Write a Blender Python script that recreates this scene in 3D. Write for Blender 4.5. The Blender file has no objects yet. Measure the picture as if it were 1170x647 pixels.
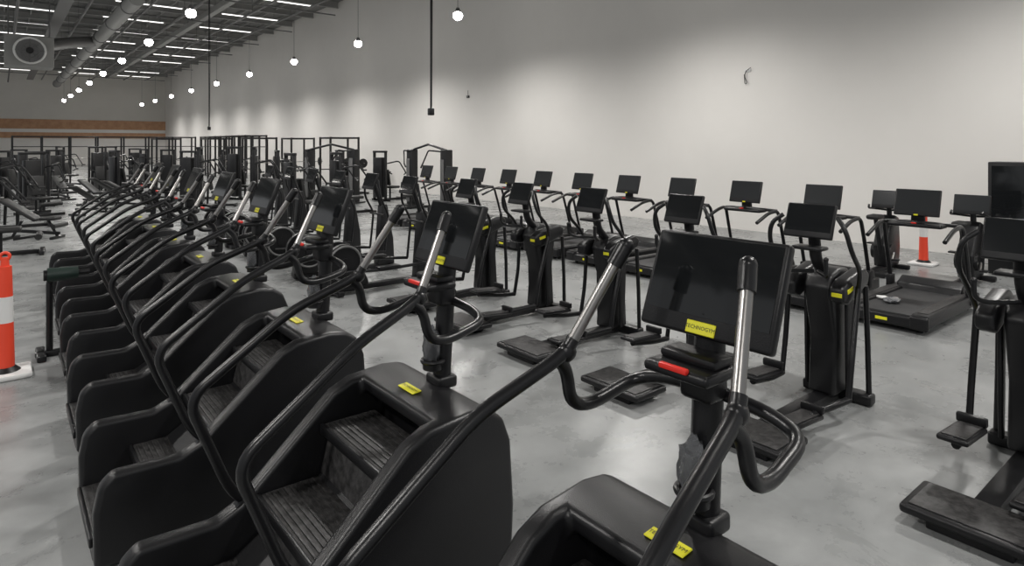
import bpy, bmesh, math, random
from mathutils import Matrix, Vector, Euler
random.seed(4)
V=Vector
scene=bpy.context.scene
COL=scene.collection
# ---------------------------------------------------------------- materials
def mat(name,color,rough=0.5,metal=0.0,emit=None,estr=0,bump=None,spec=0.5,trans=0,noise=None):
    m=bpy.data.materials.new(name); m.use_nodes=True
    nt=m.node_tree; b=nt.nodes['Principled BSDF']
    b.inputs['Base Color'].default_value=(*color,1)
    b.inputs['Roughness'].default_value=rough
    b.inputs['Metallic'].default_value=metal
    b.inputs['Specular IOR Level'].default_value=spec
    b.inputs['Transmission Weight'].default_value=trans
    if emit:
        b.inputs['Emission Color'].default_value=(*emit,1); b.inputs['Emission Strength'].default_value=estr
    tc=nt.nodes.new('ShaderNodeTexCoord')
    if noise:
        n=nt.nodes.new('ShaderNodeTexNoise'); n.inputs['Scale'].default_value=noise[0]; n.inputs['Detail'].default_value=4
        nt.links.new(tc.outputs['Object'],n.inputs['Vector'])
        r=nt.nodes.new('ShaderNodeValToRGB')
        r.color_ramp.elements[0].position=.35; r.color_ramp.elements[1].position=.7
        r.color_ramp.elements[0].color=(*[c*noise[1] for c in color],1)
        r.color_ramp.elements[1].color=(*[min(1,c*noise[2]) for c in color],1)
        nt.links.new(n.outputs['Fac'],r.inputs['Fac']); nt.links.new(r.outputs['Color'],b.inputs['Base Color'])
    if bump:
        n=nt.nodes.new('ShaderNodeTexNoise'); n.inputs['Scale'].default_value=bump[0]; n.inputs['Detail'].default_value=2
        nt.links.new(tc.outputs['Object'],n.inputs['Vector'])
        bp=nt.nodes.new('ShaderNodeBump'); bp.inputs['Strength'].default_value=bump[1]; bp.inputs['Distance'].default_value=.003
        nt.links.new(n.outputs['Fac'],bp.inputs['Height']); nt.links.new(bp.outputs['Normal'],b.inputs['Normal'])
    return m
BLK=mat('black_plastic',(.007,.007,.008),.38,bump=(260,.25),spec=.4)
BODY=mat('body_shell',(.008,.008,.009),.35,bump=(300,.2),spec=.44)
TUBE=mat('black_tube_paint',(.008,.008,.009),.30,bump=(400,.12),spec=.45)
SCR=mat('screen_glass',(.010,.011,.012),.06,spec=.6)
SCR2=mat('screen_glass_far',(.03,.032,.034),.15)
RUB=mat('step_rubber',(.026,.025,.025),.5,noise=(30,.5,1.9),bump=(60,.5))
BELT=mat('belt_rubber',(.020,.020,.021),.6)
CHR=mat('grip_steel',(.33,.32,.31),.32,1.0)
YEL=mat('label_yellow',(.80,.76,.02),.45)
INK=mat('label_ink',(.02,.02,.02),.5)
RED=mat('stop_red',(.75,.03,.02),.4)
WRAP=mat('plastic_wrap',(.40,.41,.43),.08,trans=.75,spec=1.0)
ORG=mat('cone_orange',(.85,.07,.03),.5)
WHT=mat('white_plastic',(.75,.75,.74),.45)
GRYM=mat('grey_steel',(.18,.18,.18),.5,.5)
LAMP=mat('lamp_glow',(1,1,1),.5,emit=(1,.97,.92),estr=40)
TUBEL=mat('batten_glow',(1,1,1),.5,emit=(1,.98,.94),estr=2.2)
PAD=mat('vinyl_pad',(.012,.012,.012),.5)
GREEN=mat('roller_green_black',(.012,.025,.02),.4)
# ---------------------------------------------------------------- builder
def frame(loc,right,up):
    r=V(right).normalized(); u=V(up); u=(u-r*u.dot(r)).normalized(); n=r.cross(u)
    M=Matrix.Identity(4)
    for i in range(3):
        M[i][0]=r[i];M[i][1]=u[i];M[i][2]=n[i];M[i][3]=loc[i]
    return M
def fillet(pts,rad=.06,n=5):
    pts=[V(p) for p in pts]; out=[pts[0]]
    for i in range(1,len(pts)-1):
        a,b,c=pts[i-1],pts[i],pts[i+1]
        d1=min(rad,(a-b).length*.48); d2=min(rad,(c-b).length*.48)
        p=b+(a-b).normalized()*d1; q=b+(c-b).normalized()*d2
        for k in range(n+1):
            t=k/n; out.append(p*(1-t)**2+b*2*t*(1-t)+q*t*t)
    out.append(pts[-1]); return out
def prism(prof,y0,y1):
    t=bmesh.new(); vs=[t.verts.new((x,y0,z)) for x,z in prof]; f=t.faces.new(vs)
    r=bmesh.ops.extrude_face_region(t,geom=[f]); vv=[e for e in r['geom'] if isinstance(e,bmesh.types.BMVert)]
    bmesh.ops.translate(t,vec=(0,y1-y0,0),verts=vv)
    bmesh.ops.recalc_face_normals(t,faces=t.faces)
    return t
def carve(outer,cut,width,segs):
    """outer prism minus cutter prism, then rounded edges; returns bmesh"""
    obs=[]
    for t in (outer,cut):
        me=bpy.data.meshes.new('tmpc'); t.to_mesh(me); t.free()
        o=bpy.data.objects.new('tmpc',me); COL.objects.link(o); obs.append(o)
    m=obs[0].modifiers.new('b','BOOLEAN'); m.operation='DIFFERENCE'; m.object=obs[1]; m.solver='EXACT'
    m=obs[0].modifiers.new('v','BEVEL'); m.width=width; m.segments=segs; m.limit_method='ANGLE'; m.angle_limit=math.radians(25)
    bpy.context.view_layer.update()
    me=bpy.data.meshes.new_from_object(obs[0].evaluated_get(bpy.context.evaluated_depsgraph_get()))
    t=bmesh.new(); t.from_mesh(me); bpy.data.meshes.remove(me)
    for o in obs:
        d=o.data; bpy.data.objects.remove(o); bpy.data.meshes.remove(d)
    return t
class B:
    def __init__(s): s.bm=bmesh.new(); s.mats=[]
    def add(s,t,m):
        if m not in s.mats: s.mats.append(m)
        i=s.mats.index(m)
        bmesh.ops.recalc_face_normals(t,faces=t.faces)
        for f in t.faces: f.material_index=i; f.smooth=True
        me=bpy.data.meshes.new('tmp'); t.to_mesh(me); t.free(); s.bm.from_mesh(me); bpy.data.meshes.remove(me)
    def box(s,c,size,m,bev=0,seg=2,M=None,rot=None):
        t=bmesh.new(); bmesh.ops.create_cube(t,size=1); bmesh.ops.scale(t,vec=size,verts=t.verts)
        if bev: bmesh.ops.bevel(t,geom=t.edges[:],offset=bev,segments=seg,profile=.5,affect='EDGES',clamp_overlap=True)
        if M is None:
            M=Matrix.Translation(c)
            if rot: M=M@Euler(rot).to_matrix().to_4x4()
        else: M=M@Matrix.Translation(c)
        bmesh.ops.transform(t,matrix=M,verts=t.verts); s.add(t,m)
    def extr(s,prof,y0,y1,m,bev=0,seg=2):
        t=prism(prof,y0,y1)
        if bev: bmesh.ops.bevel(t,geom=t.edges[:],offset=bev,segments=seg,profile=.5,affect='EDGES',clamp_overlap=True)
        s.add(t,m)
    def tube(s,pts,r,m,seg=10,rad=.06,n=5,sx=1,caps=True):
        P=fillet(pts,rad,n) if len(pts)>2 else [V(p) for p in pts]
        t=bmesh.new(); rings=[]; N=len(P)
        up=None
        for i,p in enumerate(P):
            d=(P[min(i+1,N-1)]-P[max(i-1,0)]).normalized()
            if up is None:
                up=V((0,0,1)) if abs(d.z)<.9 else V((1,0,0))
            up=(up-d*up.dot(d)).normalized(); sd=d.cross(up)
            rr=r[0]+(r[1]-r[0])*i/(N-1) if isinstance(r,(tuple,list)) else r
            rings.append([t.verts.new(p+up*math.cos(2*math.pi*k/seg)*rr+sd*math.sin(2*math.pi*k/seg)*rr*sx) for k in range(seg)])
        for i in range(N-1):
            for k in range(seg):
                t.faces.new((rings[i][k],rings[i][(k+1)%seg],rings[i+1][(k+1)%seg],rings[i+1][k]))
        if caps: t.faces.new(rings[0]); t.faces.new(rings[-1])
        s.add(t,m)
    def ring(s,c,R,r,m,axis='Y',seg=28):
        t=bmesh.new(); rings=[]
        for i in range(seg):
            a=2*math.pi*i/seg; row=[]
            for k in range(8):
                b=2*math.pi*k/8; q=(R+r*math.cos(b)); h=r*math.sin(b)
                row.append(t.verts.new((c[0]+q*math.cos(a),c[1]+h,c[2]+q*math.sin(a)) if axis=='Y' else (c[0]+q*math.cos(a),c[1]+q*math.sin(a),c[2]+h)))
            rings.append(row)
        for i in range(seg):
            for k in range(8):
                t.faces.new((rings[i][k],rings[i][(k+1)%8],rings[(i+1)%seg][(k+1)%8],rings[(i+1)%seg][k]))
        s.add(t,m)
    def blob(s,c,sc,m,amp=.15,sub=3):
        t=bmesh.new(); bmesh.ops.create_icosphere(t,subdivisions=sub,radius=1)
        for v in t.verts:
            v.co*=1+random.uniform(-amp,amp)
            v.co=V((v.co.x*sc[0]+c[0],v.co.y*sc[1]+c[1],v.co.z*sc[2]+c[2]))
        s.add(t,m)
    def text(s,body,size,M,m):
        cu=bpy.data.curves.new('t','FONT'); cu.body=body; cu.size=size; cu.align_x='CENTER'; cu.align_y='CENTER'; cu.resolution_u=2
        o=bpy.data.objects.new('t',cu); COL.objects.link(o); bpy.context.view_layer.update()
        me=bpy.data.meshes.new_from_object(o.evaluated_get(bpy.context.evaluated_depsgraph_get()))
        bpy.data.objects.remove(o); t=bmesh.new(); t.from_mesh(me); bpy.data.meshes.remove(me)
        bmesh.ops.transform(t,matrix=M,verts=t.verts)
        if m not in s.mats: s.mats.append(m)
        i=s.mats.index(m)
        for f in t.faces: f.material_index=i
        me=bpy.data.meshes.new('tmp'); t.to_mesh(me); t.free(); s.bm.from_mesh(me); bpy.data.meshes.remove(me)
    def mesh(s,name,shift=(0,0,0)):
        bmesh.ops.translate(s.bm,vec=shift,verts=s.bm.verts)
        me=bpy.data.meshes.new(name); s.bm.to_mesh(me); s.bm.free()
        for m in s.mats: me.materials.append(m)
        me.set_sharp_from_angle(angle=math.radians(38))
        return me
def put(name,me,loc,rz=0,sc=1):
    o=bpy.data.objects.new(name,me); o.location=loc; o.rotation_euler=(0,0,rz); o.scale=(sc,)*3; COL.objects.link(o); return o
def console(b,cx,cy,cz,w,h,tilt,label=True,scr=SCR):
    t=math.radians(tilt)
    M=frame((cx,cy,cz),(0,-1,0),(math.sin(t),0,math.cos(t)))
    b.box((0,0,0),(w,h,.035),BLK,.012,3,M=M)
    b.box((0,-.01,-.03),(w*.6,h*.6,.05),BLK,.015,2,M=M)
    b.box((0,.022*h/.3,.0175),(w*.93,h*.78,.004),scr,M=M)
    if label:
        b.box((0,-h*.42,.019),(w*.22,h*.12,.005),YEL,.002,1,M=M)
        b.text('TECHNOGYM',w*.036,M@Matrix.Translation((0,-h*.42,.0225)),INK)
    return M
# ---------------------------------------------------------------- stair climber
def climber():
    b=B()
    outer=[(.36,.02),(.355,.30),(.38,.43),(.44,.485),(.74,.475),(.84,.52),(1.28,.92),(1.38,.965),(1.58,.985),(1.69,.97),(1.77,.915),(1.815,.80),(1.835,.5),(1.82,.2),(1.79,.02)]
    cut=[(.1,.10),(1.54,.10),(1.54,.90),(1.435,.89),(1.41,1.4),(.1,1.4)]
    t=carve(prism(outer,-.415,.415),prism(cut,-.325,.325),.028,5)
    b.add(t,BODY)
    b.box((1.08,0,.015),(1.35,.7,.03),BLK)
    for i,(x,z) in enumerate([(1.36,.79),(1.06,.55),(.76,.31),(.50,.14)]):
        b.box((x,0,z-.02),(.27,.63,.04),RUB,.008,2)
        for k in range(9):
            b.box((x-.115+k*.027,0,z+.002),(.010,.59,.006),RUB)
        b.box((x-.145,0,z-.02),(.02,.63,.05),BLK,.006,2)
        if i<3:
            b.box((x-.12,0,z-.135),(.02,.63,.20),RUB,.004,1,rot=(0,math.radians(14),0))
    b.extr([(.36,.03),(.60,.03),(1.5,.68),(1.5,.74)],-.31,.31,BLK)
    M=frame((1.52,0,.9835),(0,-1,0),(1,0,.08))
    b.box((0,0,0),(.14,.05,.006),YEL,.002,1,M=M)
    b.text('TECHNOGYM',.0215,M@Matrix.Translation((0,0,.0042)),INK)
    b.box((1.70,0,.985),(.11,.13,.06),BLK,.015,3)
    b.tube([(1.70,0,.96),(1.72,0,1.3),(1.74,0,1.62)],.042,BLK,12,sx=1.2)
    b.box((1.63,0,1.47),(.17,.23,.035),BLK,.015,3)
    b.box((1.66,0,1.50),(.10,.2,.03),BLK,.012,2)
    b.box((1.548,0.0,1.487),(.02,.10,.018),RED,.006,2)
    b.box((1.70,0,1.42),(.10,.12,.12),BLK,.02,3)
    console(b,1.75,0,1.70,.47,.325,21)
    # bottle cage, dark bottle under clear film
    b.tube([(1.645,0,1.07),(1.645,0,1.20)],(.030,.027),BLK,14); b.tube([(1.645,0,1.20),(1.645,0,1.235)],.018,BLK,12)
    b.blob((1.643,.0,1.165),(.043,.046,.095),WRAP,.14,3)
    b.ring((1.65,0,1.09),.052,.011,BLK,'Z',20)
    b.tube([(1.65,0,1.05),(1.65,0,1.09)],.05,BLK,14)
    for s in (-1,1):
        b.tube([(.88,s*.365,.51),(.80,s*.36,.60),(.63,s*.36,1.04),(1.08,s*.345,1.36),(1.39,s*.30,1.485),(1.42,s*.29,1.53)],.0225,TUBE,12,rad=.09)
        b.tube([(1.41,s*.292,1.515),(1.555,s*.232,1.765)],.0185,CHR,12)
        b.tube([(1.55,s*.234,1.755),(1.585,s*.218,1.815)],.026,TUBE,12)
        b.blob((1.588,s*.217,1.82),(.026,.026,.026),TUBE,0,2)
        b.blob((1.40,s*.298,1.49),(.034,.028,.034),TUBE,0,2)
        b.tube([(1.36,s*.305,1.475),(1.41,s*.31,1.43),(1.43,s*.315,1.315),(1.52,s*.315,1.285),(1.73,s*.30,1.33),(1.75,s*.20,1.36),(1.74,0,1.38)],.0215,TUBE,12,rad=.07)
        b.box((.87,s*.365,.53),(.11,.06,.035),BLK,.01,2,rot=(0,math.radians(-42),0))
    return b.mesh('stair_climber',(-1.05,0,0))
cm=climber()
for k in range(8):
    y=1.147+1.5*k
    put('stair_climber',cm,(1.05+max(0,y-4)*.03,y,0))
# ---------------------------------------------------------------- elliptical (origin = console axis)
def elliptical():
    b=B()
    b.box((-.88,0,.085),(.40,.64,.055),BLK,.022,4)
    b.box((-.88,0,.116),(.33,.56,.008),RUB,.003,1)
    b.box((-.88,0,.03),(.3,.4,.06),BLK,.01)
    b.box((-.25,0,.07),(1.25,.13,.08),BLK,.015,2)
    b.box((.50,0,.05),(.12,.56,.09),BLK,.02,3)
    for s in (-1,1): b.tube([(.50,s*.24,0),(.50,s*.24,.03)],.03,BLK,10)
    b.extr([(.10,.99),(.16,1.09),(.30,1.13),(.46,1.12),(.50,1.02),(.44,.60),(.47,.10),(.18,.10),(.22,.55)],-.11,.11,BODY,.03,3)
    for s in (-1,1):
        y0,y1=sorted((s*.135,s*.25))
        b.extr([(.02,.92),(.02,1.02),(.12,1.08),(.44,1.14),(.52,1.09),(.50,1.0),(.30,.93),(.12,.88)],y0,y1,BODY,.028,3)
        b.extr([(.26,.93),(.38,.97),(.36,.45),(.34,.12),(.28,.12),(.27,.45)],s*.15,s*.18,BLK,.012,2)
        b.tube([(.50,s*.22,.98),(.52,s*.23,.5),(.52,s*.24,.07)],.022,TUBE,10)
        ph=.09*s
        b.tube([(.22,s*.28,1.02),(.12+ph,s*.31,.50),(.06+ph,s*.31,.20)],.022,TUBE,10)
        b.tube([(.06+ph,s*.31,.20),(-.25+ph,s*.24,.21+ph*.4),(-.60+ph,s*.2,.22+ph)],.026,BLK,10)
        b.box((-.48+ph,s*.2,.255+ph),(.40,.17,.035),BLK,.015,3,rot=(0,math.radians(4),0))
        b.box((-.48+ph,s*.2,.276+ph),(.34,.13,.008),RUB,.003,1,rot=(0,math.radians(4),0))
        b.box((-.29+ph,s*.2,.29+ph),(.04,.17,.06),BLK,.012,2)
        b.tube([(.22,s*.28,1.0),(.16,s*.32,1.16),(-.02,s*.33,1.32),(-.06,s*.30,1.50),(0.0,s*.22,1.57)],.0185,TUBE,10,rad=.09)
        b.tube([(.10,s*.02,1.12),(-.06,s*.16,1.12),(-.16,s*.20,1.16),(-.16,s*.20,1.26)],.0165,TUBE,10)
        b.blob((-.16,s*.2,1.27),(.02,.02,.02),TUBE,0,2)
    b.tube([(.24,0,1.08),(.10,0,1.22),(.06,0,1.50)],.04,BLK,12,sx=1.2)
    b.box((.0,0,1.32),(.14,.24,.03),BLK,.012,2)
    console(b,.0,0,1.535,.39,.28,20,label=False)
    for s in (-1,1):
        b.box((.14,s*.252,1.0),(.10,.006,.035),YEL,.002,1,rot=(0,math.radians(-12),0))
    b.box((.018,-.2,.97),(.006,.08,.032),YEL,.002,1)
    return b.mesh('elliptical_trainer')
em=elliptical()
for y in (1.08,2.42,3.62,4.83,6.04,7.22):
    put('elliptical_trainer',em,(5.05,y,0))
def rear_drive():
    b=B()
    b.box((-.45,0,.06),(1.7,.12,.08),BLK,.02,2)
    b.box((-1.2,0,.05),(.10,.55,.08),BLK,.02,2); b.box((.38,0,.05),(.10,.55,.08),BLK,.02,2)
    for s in (-1,1):
        b.tube([(-1.1,s*.10,.46),(-1.1,s*.17,.46)],.27,BODY,32)
        b.ring((-1.1,s*.175,.46),.24,.018,GRYM)
        b.tube([(-1.1,s*.17,.46),(-1.1,s*.185,.46)],.07,BLK,16)
        ph=.12*s
        b.tube([(-1.1+ph,s*.2,.46+ph),(-.5,s*.24,.36+ph*.4),(.15,s*.27,.34)],.024,TUBE,10)
        b.box((-.45,s*.22,.39+ph*.4),(.36,.15,.035),BLK,.012,2)
        b.tube([(.15,s*.27,.34),(.22,s*.28,.95),(.06,s*.3,1.25),(.04,s*.24,1.55)],.0185,TUBE,10,rad=.1)
    b.extr([(-1.3,.10),(-1.28,.4),(-1.1,.62),(-.85,.5),(-.7,.15),(-.7,.10)],-.1,.1,BODY,.02)
    b.extr([(.12,.08),(.20,1.10),(.30,1.12),(.42,.5),(.44,.08)],-.09,.09,BODY,.02,3)
    b.tube([(.24,0,1.05),(.10,0,1.46)],.035,BLK,12)
    b.tube([(.15,-.25,.95),(.15,.25,.95)],.018,TUBE)
    console(b,.02,0,1.52,.42,.285,20,label=False)
    return b.mesh('cross_trainer')
rm=rear_drive()
for y in (8.6,9.9,11.2,12.5,13.8,15.1): put('cross_trainer',rm,(4.9,y,0))
# ---------------------------------------------------------------- treadmill (origin at rear edge centre)
def treadmill():
    b=B()
    b.box((.93,0,.175),(1.75,.60,.05),BELT,.01)
    for s in (-1,1):
        b.box((.95,s*.39,.15),(1.86,.18,.15),BLK,.02,3)
        b.box((.93,s*.39,.228),(1.6,.11,.008),RUB,.002,1)
        b.box((.02,s*.39,.13),(.06,.19,.15),BLK,.02,3)
        for x in (.15,1.75): b.tube([(x,s*.36,0),(x,s*.36,.1)],.03,BLK,10)
        b.tube([(1.60,s*.46,.16),(1.42,s*.46,.75),(1.30,s*.45,1.13),(1.05,s*.43,1.10),(.72,s*.43,.98)],.026,TUBE,10,rad=.10)
        b.box((1.55,s*.46,.24),(.16,.07,.26),BLK,.02,2)
        b.tube([(1.30,s*.44,1.12),(1.18,s*.25,1.14),(1.15,0,1.15)],.024,TUBE,10)
    b.box((.03,0,.12),(.06,.74,.12),BLK,.02,3)
    M=frame((-.001,0,.12),(0,-1,0),(0,0,1)); b.box((0,0,.0),(.13,.035,.006),YEL,.002,1,M=M)
    b.extr([(1.50,.14),(1.54,.28),(1.70,.35),(1.95,.31),(2.0,.18),(1.98,.06),(1.5,.06)],-.38,.38,BODY,.025,3)
    b.box((1.12,0,1.12),(.22,.62,.05),BLK,.02,3)
    b.box((1.02,0,1.15),(.03,.06,.015),RED,.005,1)
    b.box((1.18,0,1.22),(.06,.16,.2),BLK,.02,2)
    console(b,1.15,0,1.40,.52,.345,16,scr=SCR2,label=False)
    M=frame((1.09,0,1.25),(0,-1,0),(0,0,1))
    b.box((0,0,0),(.05,.02,.006),YEL,.002,1,M=M)
    return b.mesh('treadmill',(0,0,0))
tm=treadmill()
for k in range(11): put('treadmill',tm,(8.0,3.0+1.2*k,0))
b=B(); b.blob((0,0,.03),(.13,.09,.03),WRAP,.15,3); b.blob((.06,.12,.025),(.05,.09,.02),WHT,.15,2)
put('plastic_packing_bag',b.mesh('plastic_packing_bag'),(8.55,3.08,.204))
# ---------------------------------------------------------------- upright bike
def bike():
    b=B()
    b.box((0,0,.07),(1.1,.12,.08),BLK,.02); b.box((-.5,0,.05),(.1,.5,.08),BLK,.02); b.box((.5,0,.05),(.1,.5,.08),BLK,.02)
    b.extr([(-.05,.1),(-.1,.45),(.05,.75),(.3,.95),(.45,.9),(.5,.4),(.45,.1)],-.11,.11,BODY,.03,3)
    b.tube([(.05,-.15,.35),(.05,.15,.35)],.13,BLK,20)
    for s in (-1,1):
        b.tube([(.05,s*.17,.35),(.05+.13*s,s*.19,.35+.1*s)],.018,CHR,8)
        b.box((.05+.13*s,s*.24,.35+.1*s),(.11,.1,.03),BLK,.01)
        b.tube([(.35,0,1.02),(.3,s*.22,1.04),(.08,s*.24,1.06),(.0,s*.2,1.12)],.018,TUBE,10)
    b.tube([(-.05,0,.3),(-.25,0,.92)],.035,BLK); b.box((-.27,0,.95),(.27,.2,.08),PAD,.035,3)
    b.tube([(.33,0,.85),(.3,0,1.15)],.04,BLK)
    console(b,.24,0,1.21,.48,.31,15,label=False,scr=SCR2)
    return b.mesh('exercise_bike')
bm_=bike()
for y in (3.1,4.3): put('exercise_bike',bm_,(11.5,y,0))
b=B()
b.box((0,0,.94),(.5,1.0,1.84),BLK,.015,2); b.box((-.255,0,1.35),(.012,.9,.9),SCR,.004,1); b.box((0,0,.02),(.44,.9,.04),GRYM)
b.box((-.26,-.38,.7),(.02,.02,.3),GRYM,.004); b.box((-.253,0,.55),(.008,.88,.5),BODY,.003)
put('equipment_cabinet',b.mesh('equipment_cabinet'),(12.9,2.62,0))
def cone():
    b=B()
    b.tube([(0,0,.05),(0,0,.5)],(.075,.065),ORG,20); b.tube([(0,0,.5),(0,0,.74)],(.0655,.061),WHT,20)
    b.tube([(0,0,.74),(0,0,1.02)],(.06,.052),ORG,20); b.tube([(0,0,1.02),(0,0,1.1)],(.035,.03),ORG,14)
    b.ring((0,0,1.11),.035,.014,ORG,'Y',16)
    b.box((0,0,.025),(.40,.40,.05),WHT,.02,2); b.tube([(0,0,.05),(0,0,.09)],(.12,.08),BLK,16)
    return b.mesh('safety_bollard')
cn=cone()
put('safety_bollard',cn,(.035,7.5,0)); put('safety_bollard',cn,(12.8,4.1,0))
# ---------------------------------------------------------------- strength machines
def weight_machine(v):
    b=B(); h=2.05 if v%2 else 1.9
    b.box((0,.55,.04),(1.0,.08,.08),TUBE,.01); b.box((0,-.55,.04),(.7,.08,.08),TUBE,.01); b.box((0,0,.04),(.08,1.2,.08),TUBE,.01)
    for s in (-1,1):
        b.box((s*.32,.6,h/2),(.07,.10,h-.02),TUBE,.012)
    b.box((0,.6,h-.03),(.72,.12,.08),TUBE,.015)
    b.box((0,.62,h*.47),(.44,.22,h*.8),BODY,.02)
    for i in range(12): b.box((0,.49,.2+i*.06),(.34,.05,.05),GRYM,.004,1)
    b.tube([(0,.1,.05),(0,.1,.45)],.04,TUBE); b.box((0,0,.5),(.42,.46,.09),PAD,.03,3)
    b.box((0,.28,.88),(.36,.09,.62),PAD,.03,3,rot=(math.radians(-10),0,0)); b.tube([(0,.36,.1),(0,.33,1.1)],.035,TUBE)
    for s in (-1,1):
        b.tube([(s*.35,.55,h*.75),(s*.5,.1,h*.8),(s*.52,-.25,1.05),(s*.35,-.3,.98)],.025,TUBE,8,rad=.12)
        b.tube([(s*.52,-.25,1.05),(s*.52,-.38,1.05)],.03,PAD,8)
    if v%3==0:
        b.tube([(-.3,-.5,.35),(.3,-.5,.35)],.06,PAD,12); b.tube([(0,-.1,.3),(0,-.5,.35)],.025,TUBE,8)
    return b.mesh('weight_machine')
wm=[weight_machine(i) for i in range(3)]
for i,(x,y,r) in enumerate([(2.1,34.4,.3),(3.5,33.0,.2),(5.4,38.2,-1.2),(4.2,30.5,1.9),(.45,20.6,1.7),(6.6,34,2.4),(1.2,27.5,2.8),(7.6,26.0,2.0),(8.5,30.5,1.2),(1.0,38.0,.5),(3.0,41.0,1.),(6.5,43,0.4),(.1,15.6,1.5),
    (4.4,36.,.4),(.6,31.,1.),(1.0,24.0,.4),(5.9,23.4,1.2),(6.0,26.5,2.2),(9.6,26.6,1.4)]):
    put('weight_machine',wm[i%3],(x,y,0),r)
def bench():
    b=B()
    b.box((0,.5,.03),(.6,.07,.06),TUBE,.01); b.box((0,-.5,.03),(.5,.07,.06),TUBE,.01); b.box((0,0,.16),(.07,1.1,.07),TUBE,.01,rot=(.08,0,0))
    b.tube([(0,.45,.05),(0,.25,.42)],.03,TUBE); b.tube([(0,-.5,.05),(0,-.3,.42)],.03,TUBE)
    b.box((0,-.35,.46),(.3,.34,.08),PAD,.03,3); b.box((0,.28,.66),(.3,.9,.08),PAD,.03,3,rot=(math.radians(32),0,0))
    b.tube([(-.25,-.55,.3),(.25,-.55,.3)],.05,PAD,10)
    return b.mesh('weight_bench')
be=bench()
for x,y,r in [(2.6,26.4,.6),(3.4,24.6,1.2),(3.2,28.2,2.1),(5.6,32,.9),(4.6,26.9,1.5),(2.2,23.2,2.2),(6.2,29.6,1.1),(1.9,30.0,.3),(.6,18.0,1.0)]: put('weight_bench',be,(x,y,0),r)
b=B()
b.box((-.02,0,.03),(.40,.08,.06),TUBE,.015); b.box((-.17,0,.03),(.08,.42,.06),TUBE,.015)
b.tube([(-.10,0,.05),(-.10,0,.78),(-.03,0,.82)],.03,TUBE)
b.tube([(-.12,0,.82),(.14,0,.82)],(.075,.062),GREEN,18); b.tube([(.14,0,.82),(.24,0,.82)],.03,BLK,12); b.tube([(-.15,0,.82),(-.12,0,.82)],.055,BLK,16)
put('leg_roller_stand',b.mesh('leg_roller_stand'),(.49,7.93,0),0)
def rack(h=2.5,w=1.2,d=1.4):
    b=B()
    for sx in (-1,1):
        for sy in (-1,1):
            b.box((sx*w/2,sy*d/2,h/2),(.085,.085,h),TUBE,.008,1)
            b.box((sx*w/2,sy*d/2,.01),(.16,.16,.02),TUBE)
        b.box((sx*w/2,0,h-.05),(.08,d,.08),TUBE,.008,1); b.box((sx*w/2,0,.1),(.07,d,.07),TUBE,.008,1)
        b.box((sx*w/2,0,.95),(.05,d,.05),TUBE,.008,1)
    for sy in (-1,1): b.box((0,sy*d/2,h-.05),(w,.08,.08),TUBE,.008,1)
    b.tube([(-w/2,d/2-.1,h-.02),(w/2,d/2-.1,h-.02)],.018,CHR,8)
    b.tube([(-1.05,-d/2-.1,1.25),(1.05,-d/2-.1,1.25)],.016,CHR,8)
    for s in (-1,1):
        b.tube([(s*.85,-d/2-.1,1.25),(s*.90,-d/2-.1,1.25)],.22,BLK,24)
        b.box((s*w/2,-d/2-.06,1.2),(.07,.12,.1),TUBE,.01,1)
    return b.mesh('power_rack')
rk=rack()
for x,y,r in [(10.0,32.2,0),(12.3,33.2,0),(12.6,28.6,1.57),(9.2,37,0),(7.3,40,0)]: put('power_rack',rk,(x,y,0),r)
def rig(n,step=1.3,h=2.7):
    b=B()
    for i in range(n):
        for sy in (-1,1):
            b.box((i*step,sy*.6,h/2),(.10,.10,h),TUBE,.008,1); b.box((i*step,sy*.6,.01),(.16,.16,.02),TUBE)
        b.box((i*step,0,h-.05),(.08,1.2,.08),TUBE,.008,1)
    L=(n-1)*step
    for sy in (-1,1):
        b.box((L/2,sy*.6,h-.05),(L,.08,.08),TUBE,.008,1); b.box((L/2,sy*.6,h-.7),(L,.05,.05),TUBE,.008,1)
    for i in range(n-1): b.tube([(i*step+.1,-.45,1.2),((i+1)*step-.1,-.45,1.2)],.02,CHR,8)
    return b.mesh('training_rig')
put('training_rig',rig(9),(11.6,38,0),math.pi/2)
put('training_rig',rig(8,1.5),(.6,51,0),0)
b=B()
for s in (-1,1):
    b.box((0,s*1.1,1.0),(.3,.3,1.94),BODY,.03,3); b.box((0,s*1.1,.03),(.7,.5,.06),TUBE,.02)
    b.box((-.17,s*1.1,.9),(.05,.16,1.5),GRYM,.01)
    b.tube([(-.1,s*1.1,1.9),(-.5,s*.8,1.95),(-.6,s*.6,1.5)],.025,TUBE); b.tube([(-.6,s*.6,1.5),(-.6,s*.5,1.38)],.03,RUB)
b.tube([(0,-1.1,1.95),(0,0,2.15),(0,1.1,1.95)],.04,TUBE)
b.box((-.7,0,.45),(.5,.4,.09),PAD,.03); b.tube([(-.7,0,0),(-.7,0,.42)],.04,TUBE); b.box((-.35,0,.05),(1.0,.1,.08),TUBE,.01)
me=b.mesh('cable_machine')
put('cable_machine',me,(11.3,18.4,0),0); put('cable_machine',me,(9.6,22.5,0),.4)
for x,y,r in [(8.6,18.4,1.57),(6.9,17.6,1.57),(11.8,21.9,1.8),(7.0,21.0,1.2),(11.8,25.4,1.6)]: put('weight_machine',wm[int(x)%3],(x,y,0),r)
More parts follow.
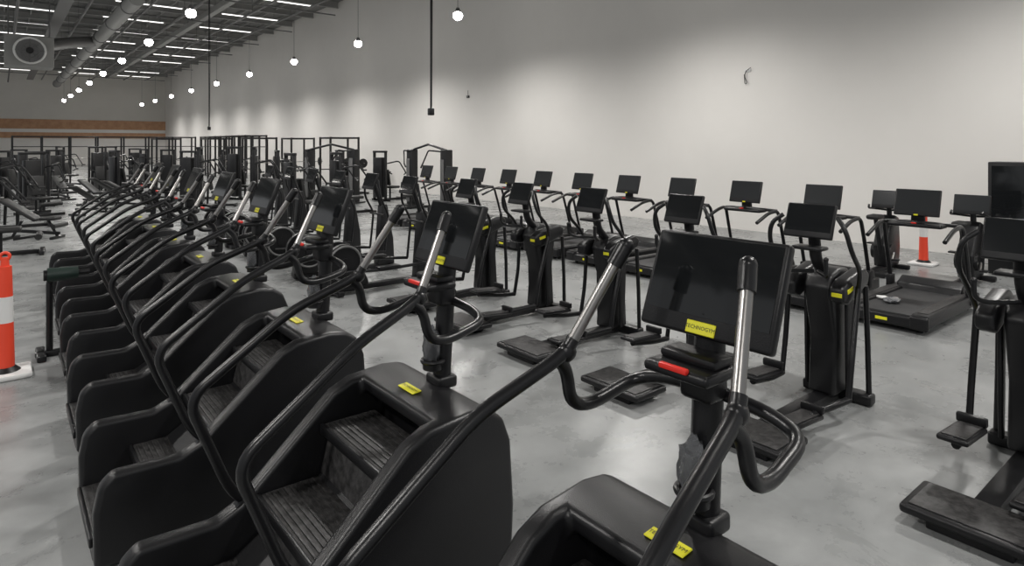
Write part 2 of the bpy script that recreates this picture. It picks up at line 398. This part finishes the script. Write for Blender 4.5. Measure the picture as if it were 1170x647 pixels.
# ---------------------------------------------------------------- room
XW=14.5; YF=80; ZC=10.0; XL=-14; YB=-7
def roommat(name,c1,c2,scale,rough,detail=5):
    m=bpy.data.materials.new(name); m.use_nodes=True; nt=m.node_tree; bs=nt.nodes['Principled BSDF']
    tc=nt.nodes.new('ShaderNodeTexCoord'); n=nt.nodes.new('ShaderNodeTexNoise'); n.inputs['Scale'].default_value=scale; n.inputs['Detail'].default_value=detail; n.inputs['Roughness'].default_value=.6
    r=nt.nodes.new('ShaderNodeValToRGB'); r.color_ramp.elements[0].position=.36; r.color_ramp.elements[1].position=.62
    r.color_ramp.elements[0].color=(*c1,1); r.color_ramp.elements[1].color=(*c2,1)
    nt.links.new(tc.outputs['Object'],n.inputs['Vector']); nt.links.new(n.outputs['Fac'],r.inputs['Fac']); nt.links.new(r.outputs['Color'],bs.inputs['Base Color'])
    bs.inputs['Roughness'].default_value=rough
    return m,nt,bs,tc,r
wallm,_,_,_,_=roommat('painted_wall',(.73,.71,.68),(.76,.74,.71),.35,.8)
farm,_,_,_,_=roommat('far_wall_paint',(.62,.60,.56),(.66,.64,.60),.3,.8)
flm,nt,bs,tc,r=roommat('polished_concrete',(.225,.232,.232),(.345,.352,.35),.7,.4,9)
n2=nt.nodes.new('ShaderNodeTexNoise'); n2.inputs['Scale'].default_value=1.9; n2.inputs['Detail'].default_value=10; n2.inputs['Roughness'].default_value=.68; n2.inputs['Distortion'].default_value=.3
r2=nt.nodes.new('ShaderNodeValToRGB'); r2.color_ramp.elements[0].position=.36; r2.color_ramp.elements[1].position=.64
r2.color_ramp.elements[0].color=(.80,.80,.80,1); r2.color_ramp.elements[1].color=(1,1,1,1)
mx=nt.nodes.new('ShaderNodeMix'); mx.data_type='RGBA'; mx.blend_type='MULTIPLY'; mx.inputs[0].default_value=1
nt.links.new(tc.outputs['Object'],n2.inputs['Vector']); nt.links.new(n2.outputs['Fac'],r2.inputs['Fac'])
nt.links.new(r.outputs['Color'],mx.inputs[6]); nt.links.new(r2.outputs['Color'],mx.inputs[7]); nt.links.new(mx.outputs[2],bs.inputs['Base Color'])
mr=nt.nodes.new('ShaderNodeMapRange'); mr.inputs[1].default_value=.35; mr.inputs[2].default_value=.65; mr.inputs[3].default_value=.22; mr.inputs[4].default_value=.38
nt.links.new(n2.outputs['Fac'],mr.inputs[0]); nt.links.new(mr.outputs[0],bs.inputs['Roughness'])
ceilm,_,_,_,_=roommat('ceiling_deck',(.17,.17,.165),(.21,.21,.205),.5,.8)
wood,_,_,_,_=roommat('timber_band',(.42,.22,.12),(.52,.30,.17),2.,.6)
beamm=mat('painted_steel_beam',(.30,.30,.29),.6)
def slab(name,c,s,m):
    b=B(); b.box((0,0,0),s,m); return put(name,b.mesh(name),c)
slab('floor',((XW+XL)/2,(YF+YB)/2,-.1),(XW-XL+.4,YF-YB+.4,.2),flm)
slab('wall_right',(XW+.15,(YF+YB)/2,ZC/2),(.3,YF-YB,ZC),wallm)
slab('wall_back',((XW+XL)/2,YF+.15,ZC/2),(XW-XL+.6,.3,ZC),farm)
slab('ceiling',((XW+XL)/2,(YF+YB)/2,ZC+.1),(XW-XL+.4,YF-YB,.2),ceilm)
slab('trim_timber_band',(1,YF-.04,3.75),(27,.08,1.9),wood)
slab('trim_white_lower_wall',(1,YF-.04,1.38),(27,.08,2.74),wallm)
slab('trim_white_stripe',(1,YF-.10,3.55),(27,.04,.35),wallm)
b=B()
y=8.5
while y<YF:
    b.box((0,y,ZC-.35),(XW-XL-.1,.16,.04),beamm); b.box((0,y,ZC-.05),(XW-XL-.1,.16,.04),beamm); b.box((0,y,ZC-.2),(XW-XL-.1,.03,.3),beamm)
    y+=3.5
x=XL+1
while x<XW:
    b.box((x-.25,(YF+5)/2,ZC-.10),(.06,YF-6,.16),beamm); x+=1.2
put('roof_beams',b.mesh('roof_beams'),(.25,0,0))
b=B()
y=12.
while y<78:
    for x in (-9,-4,1,6,11):
        b.box((x,y,ZC-.62),(3.1,.12,.05),WHT); b.box((x,y,ZC-.66),(3.0,.09,.03),TUBEL)
        for dx in (-1.3,1.3): b.tube([(x+dx,y,ZC-.6),(x+dx,y,ZC-.01)],.01,GRYM,5)
    y+=5
put('roof_batten_lights',b.mesh('roof_batten_lights'),(0,0,0))
b=B()
b.box((2.2,40,8.3),(.5,70,.08),GRYM,.01,1); b.box((8.4,42,8.9),(.3,66,.3),beamm,.02,1)
for xx,zz in ((5.6,8.8),(10.2,9.0),(0.6,8.2),(3.2,8.6),(12.2,9.1),(7.0,8.5)): b.tube([(xx,8,zz),(xx,78,zz)],.06,GRYM,8)
b.tube([(4.4,30,8.2),(4.4,78,8.2)],.32,beamm,16)
for yy in range(32,78,5): b.ring((4.4,yy,8.2),.33,.03,GRYM)
for yy in range(10,76,6):
    for xx,zz in ((2.2,8.3),(5.6,8.8),(.6,8.2),(8.4,8.9),(10.2,9),(3.2,8.6),(12.2,9.1),(7.0,8.5)): b.tube([(xx,yy,zz),(xx,yy,ZC-.01)],.015,GRYM,5)
    b.tube([(-10,yy+2,8.6),(13,yy+2,8.6)],.035,GRYM,6)
# suspended air handling unit, hung on rods and feeding the duct
def P(x,y,z): return (1.1+x,38+y,6.61+z)
b.box(P(0,.6,0),(1.9,1.4,1.5),beamm,.05,2); b.tube([P(0,-.1,0),P(0,-.35,0)],.62,GRYM,28); b.ring(P(0,-.36,0),.6,.05,WHT); b.ring(P(0,-.38,0),.35,.03,GRYM); b.tube([P(0,-.34,0),P(0,-.40,0)],.15,BLK,20)
for a in range(8):
    c,s_=math.cos(a*math.pi/4),math.sin(a*math.pi/4); b.tube([P(.15*c,-.38,.15*s_),P(.58*c,-.38,.58*s_)],.02,GRYM,6)
for sx in (-.8,.8): b.tube([P(sx,.6,.7),P(sx,.6,3.37)],.03,GRYM,6)
b.tube([P(.2,1.2,.3),P(1.6,3.5,1.0),(4.4,44,8.2)],.3,GRYM,14,rad=1)
put('roof_services',b.mesh('roof_services'),(0,0,0))
# ---------------------------------------------------------------- pendants
def pendant(z=6.1):
    b=B()
    b.tube([(0,0,z+.28),(0,0,ZC-.01)],.010,GRYM,6)
    b.tube([(0,0,z+.14),(0,0,z+.28)],(.10,.05),GRYM,20)
    b.blob((0,0,z+.03),(.15,.15,.14),LAMP,0,3)
    return b.mesh('pendant_lamp')
pm=pendant()
def lamp(x,y,p):
    o=put('pendant_lamp',pm,(x,y,0))
    L=bpy.data.lights.new('bay_light','SPOT'); L.energy=p; L.spot_size=math.radians(166); L.spot_blend=.7; L.shadow_soft_size=.25; L.color=(1,.975,.94)
    lo=bpy.data.objects.new('bay_light',L); lo.location=(0,0,5.93); COL.objects.link(lo); lo.parent=o
PW=670
for k in range(-3,9): lamp(11,16.2+7*k,PW)
for k in range(-3,8): lamp(4.5,21+7*k,PW)
for k in range(-3,5): lamp(-3,18+7*k,PW)  # unseen pendant row left of the view, added for its light
b=B()
b.tube([(0,0,2.95),(0,0,ZC-.01)],.022,BLK,8); b.box((0,0,2.87),(.12,.12,.16),BLK,.02,2); b.tube([(.02,0,2.98),(.05,.02,6),(.03,0,ZC-.01)],.01,BLK,6)
me=b.mesh('power_drop_cable')
put('power_drop_cable',me,(7.4,11.95,0)); put('power_drop_cable',me,(7.3,30.6,0))
b=B()
b.box((0,0,0),(.03,.16,.08),WHT,.008); b.tube([(-.02,.02,0),(-.08,.05,-.15),(-.05,-.03,-.32),(-.03,.06,-.35),(-.02,.08,-.1)],.009,BLK,6); b.tube([(-.02,0,0),(-.07,-.12,.05)],.009,BLK,6)
put('wall_cable_outlet',b.mesh('wall_cable_outlet'),(XW-.015,8.5,4.0))
b=B(); b.box((0,0,0),(.05,.16,.10),BLK,.01); b.box((-.02,0,0),(.03,.08,.06),GRYM,.005); b.tube([(0,.0,.05),(0,0,.25)],.01,GRYM,6)
put('wall_socket',b.mesh('wall_socket'),(XW-.025,20.6,4.05))
# ---------------------------------------------------------------- world + camera
w=bpy.data.worlds.new('World'); scene.world=w; w.use_nodes=True
w.node_tree.nodes['Background'].inputs[0].default_value=(.96,.98,1,1); w.node_tree.nodes['Background'].inputs[1].default_value=.38
cd=bpy.data.cameras.new('Camera'); co=bpy.data.objects.new('Camera',cd); COL.objects.link(co)
co.location=(0,0,2.15); co.rotation_euler=(math.pi/2,0,-math.atan(585/720))
cd.sensor_width=36; cd.lens=36*720/1170; cd.shift_y=-158.5/1170; cd.clip_start=.05; cd.clip_end=300
scene.camera=co
scene.view_settings.view_transform='Standard'
scene.view_settings.exposure=0
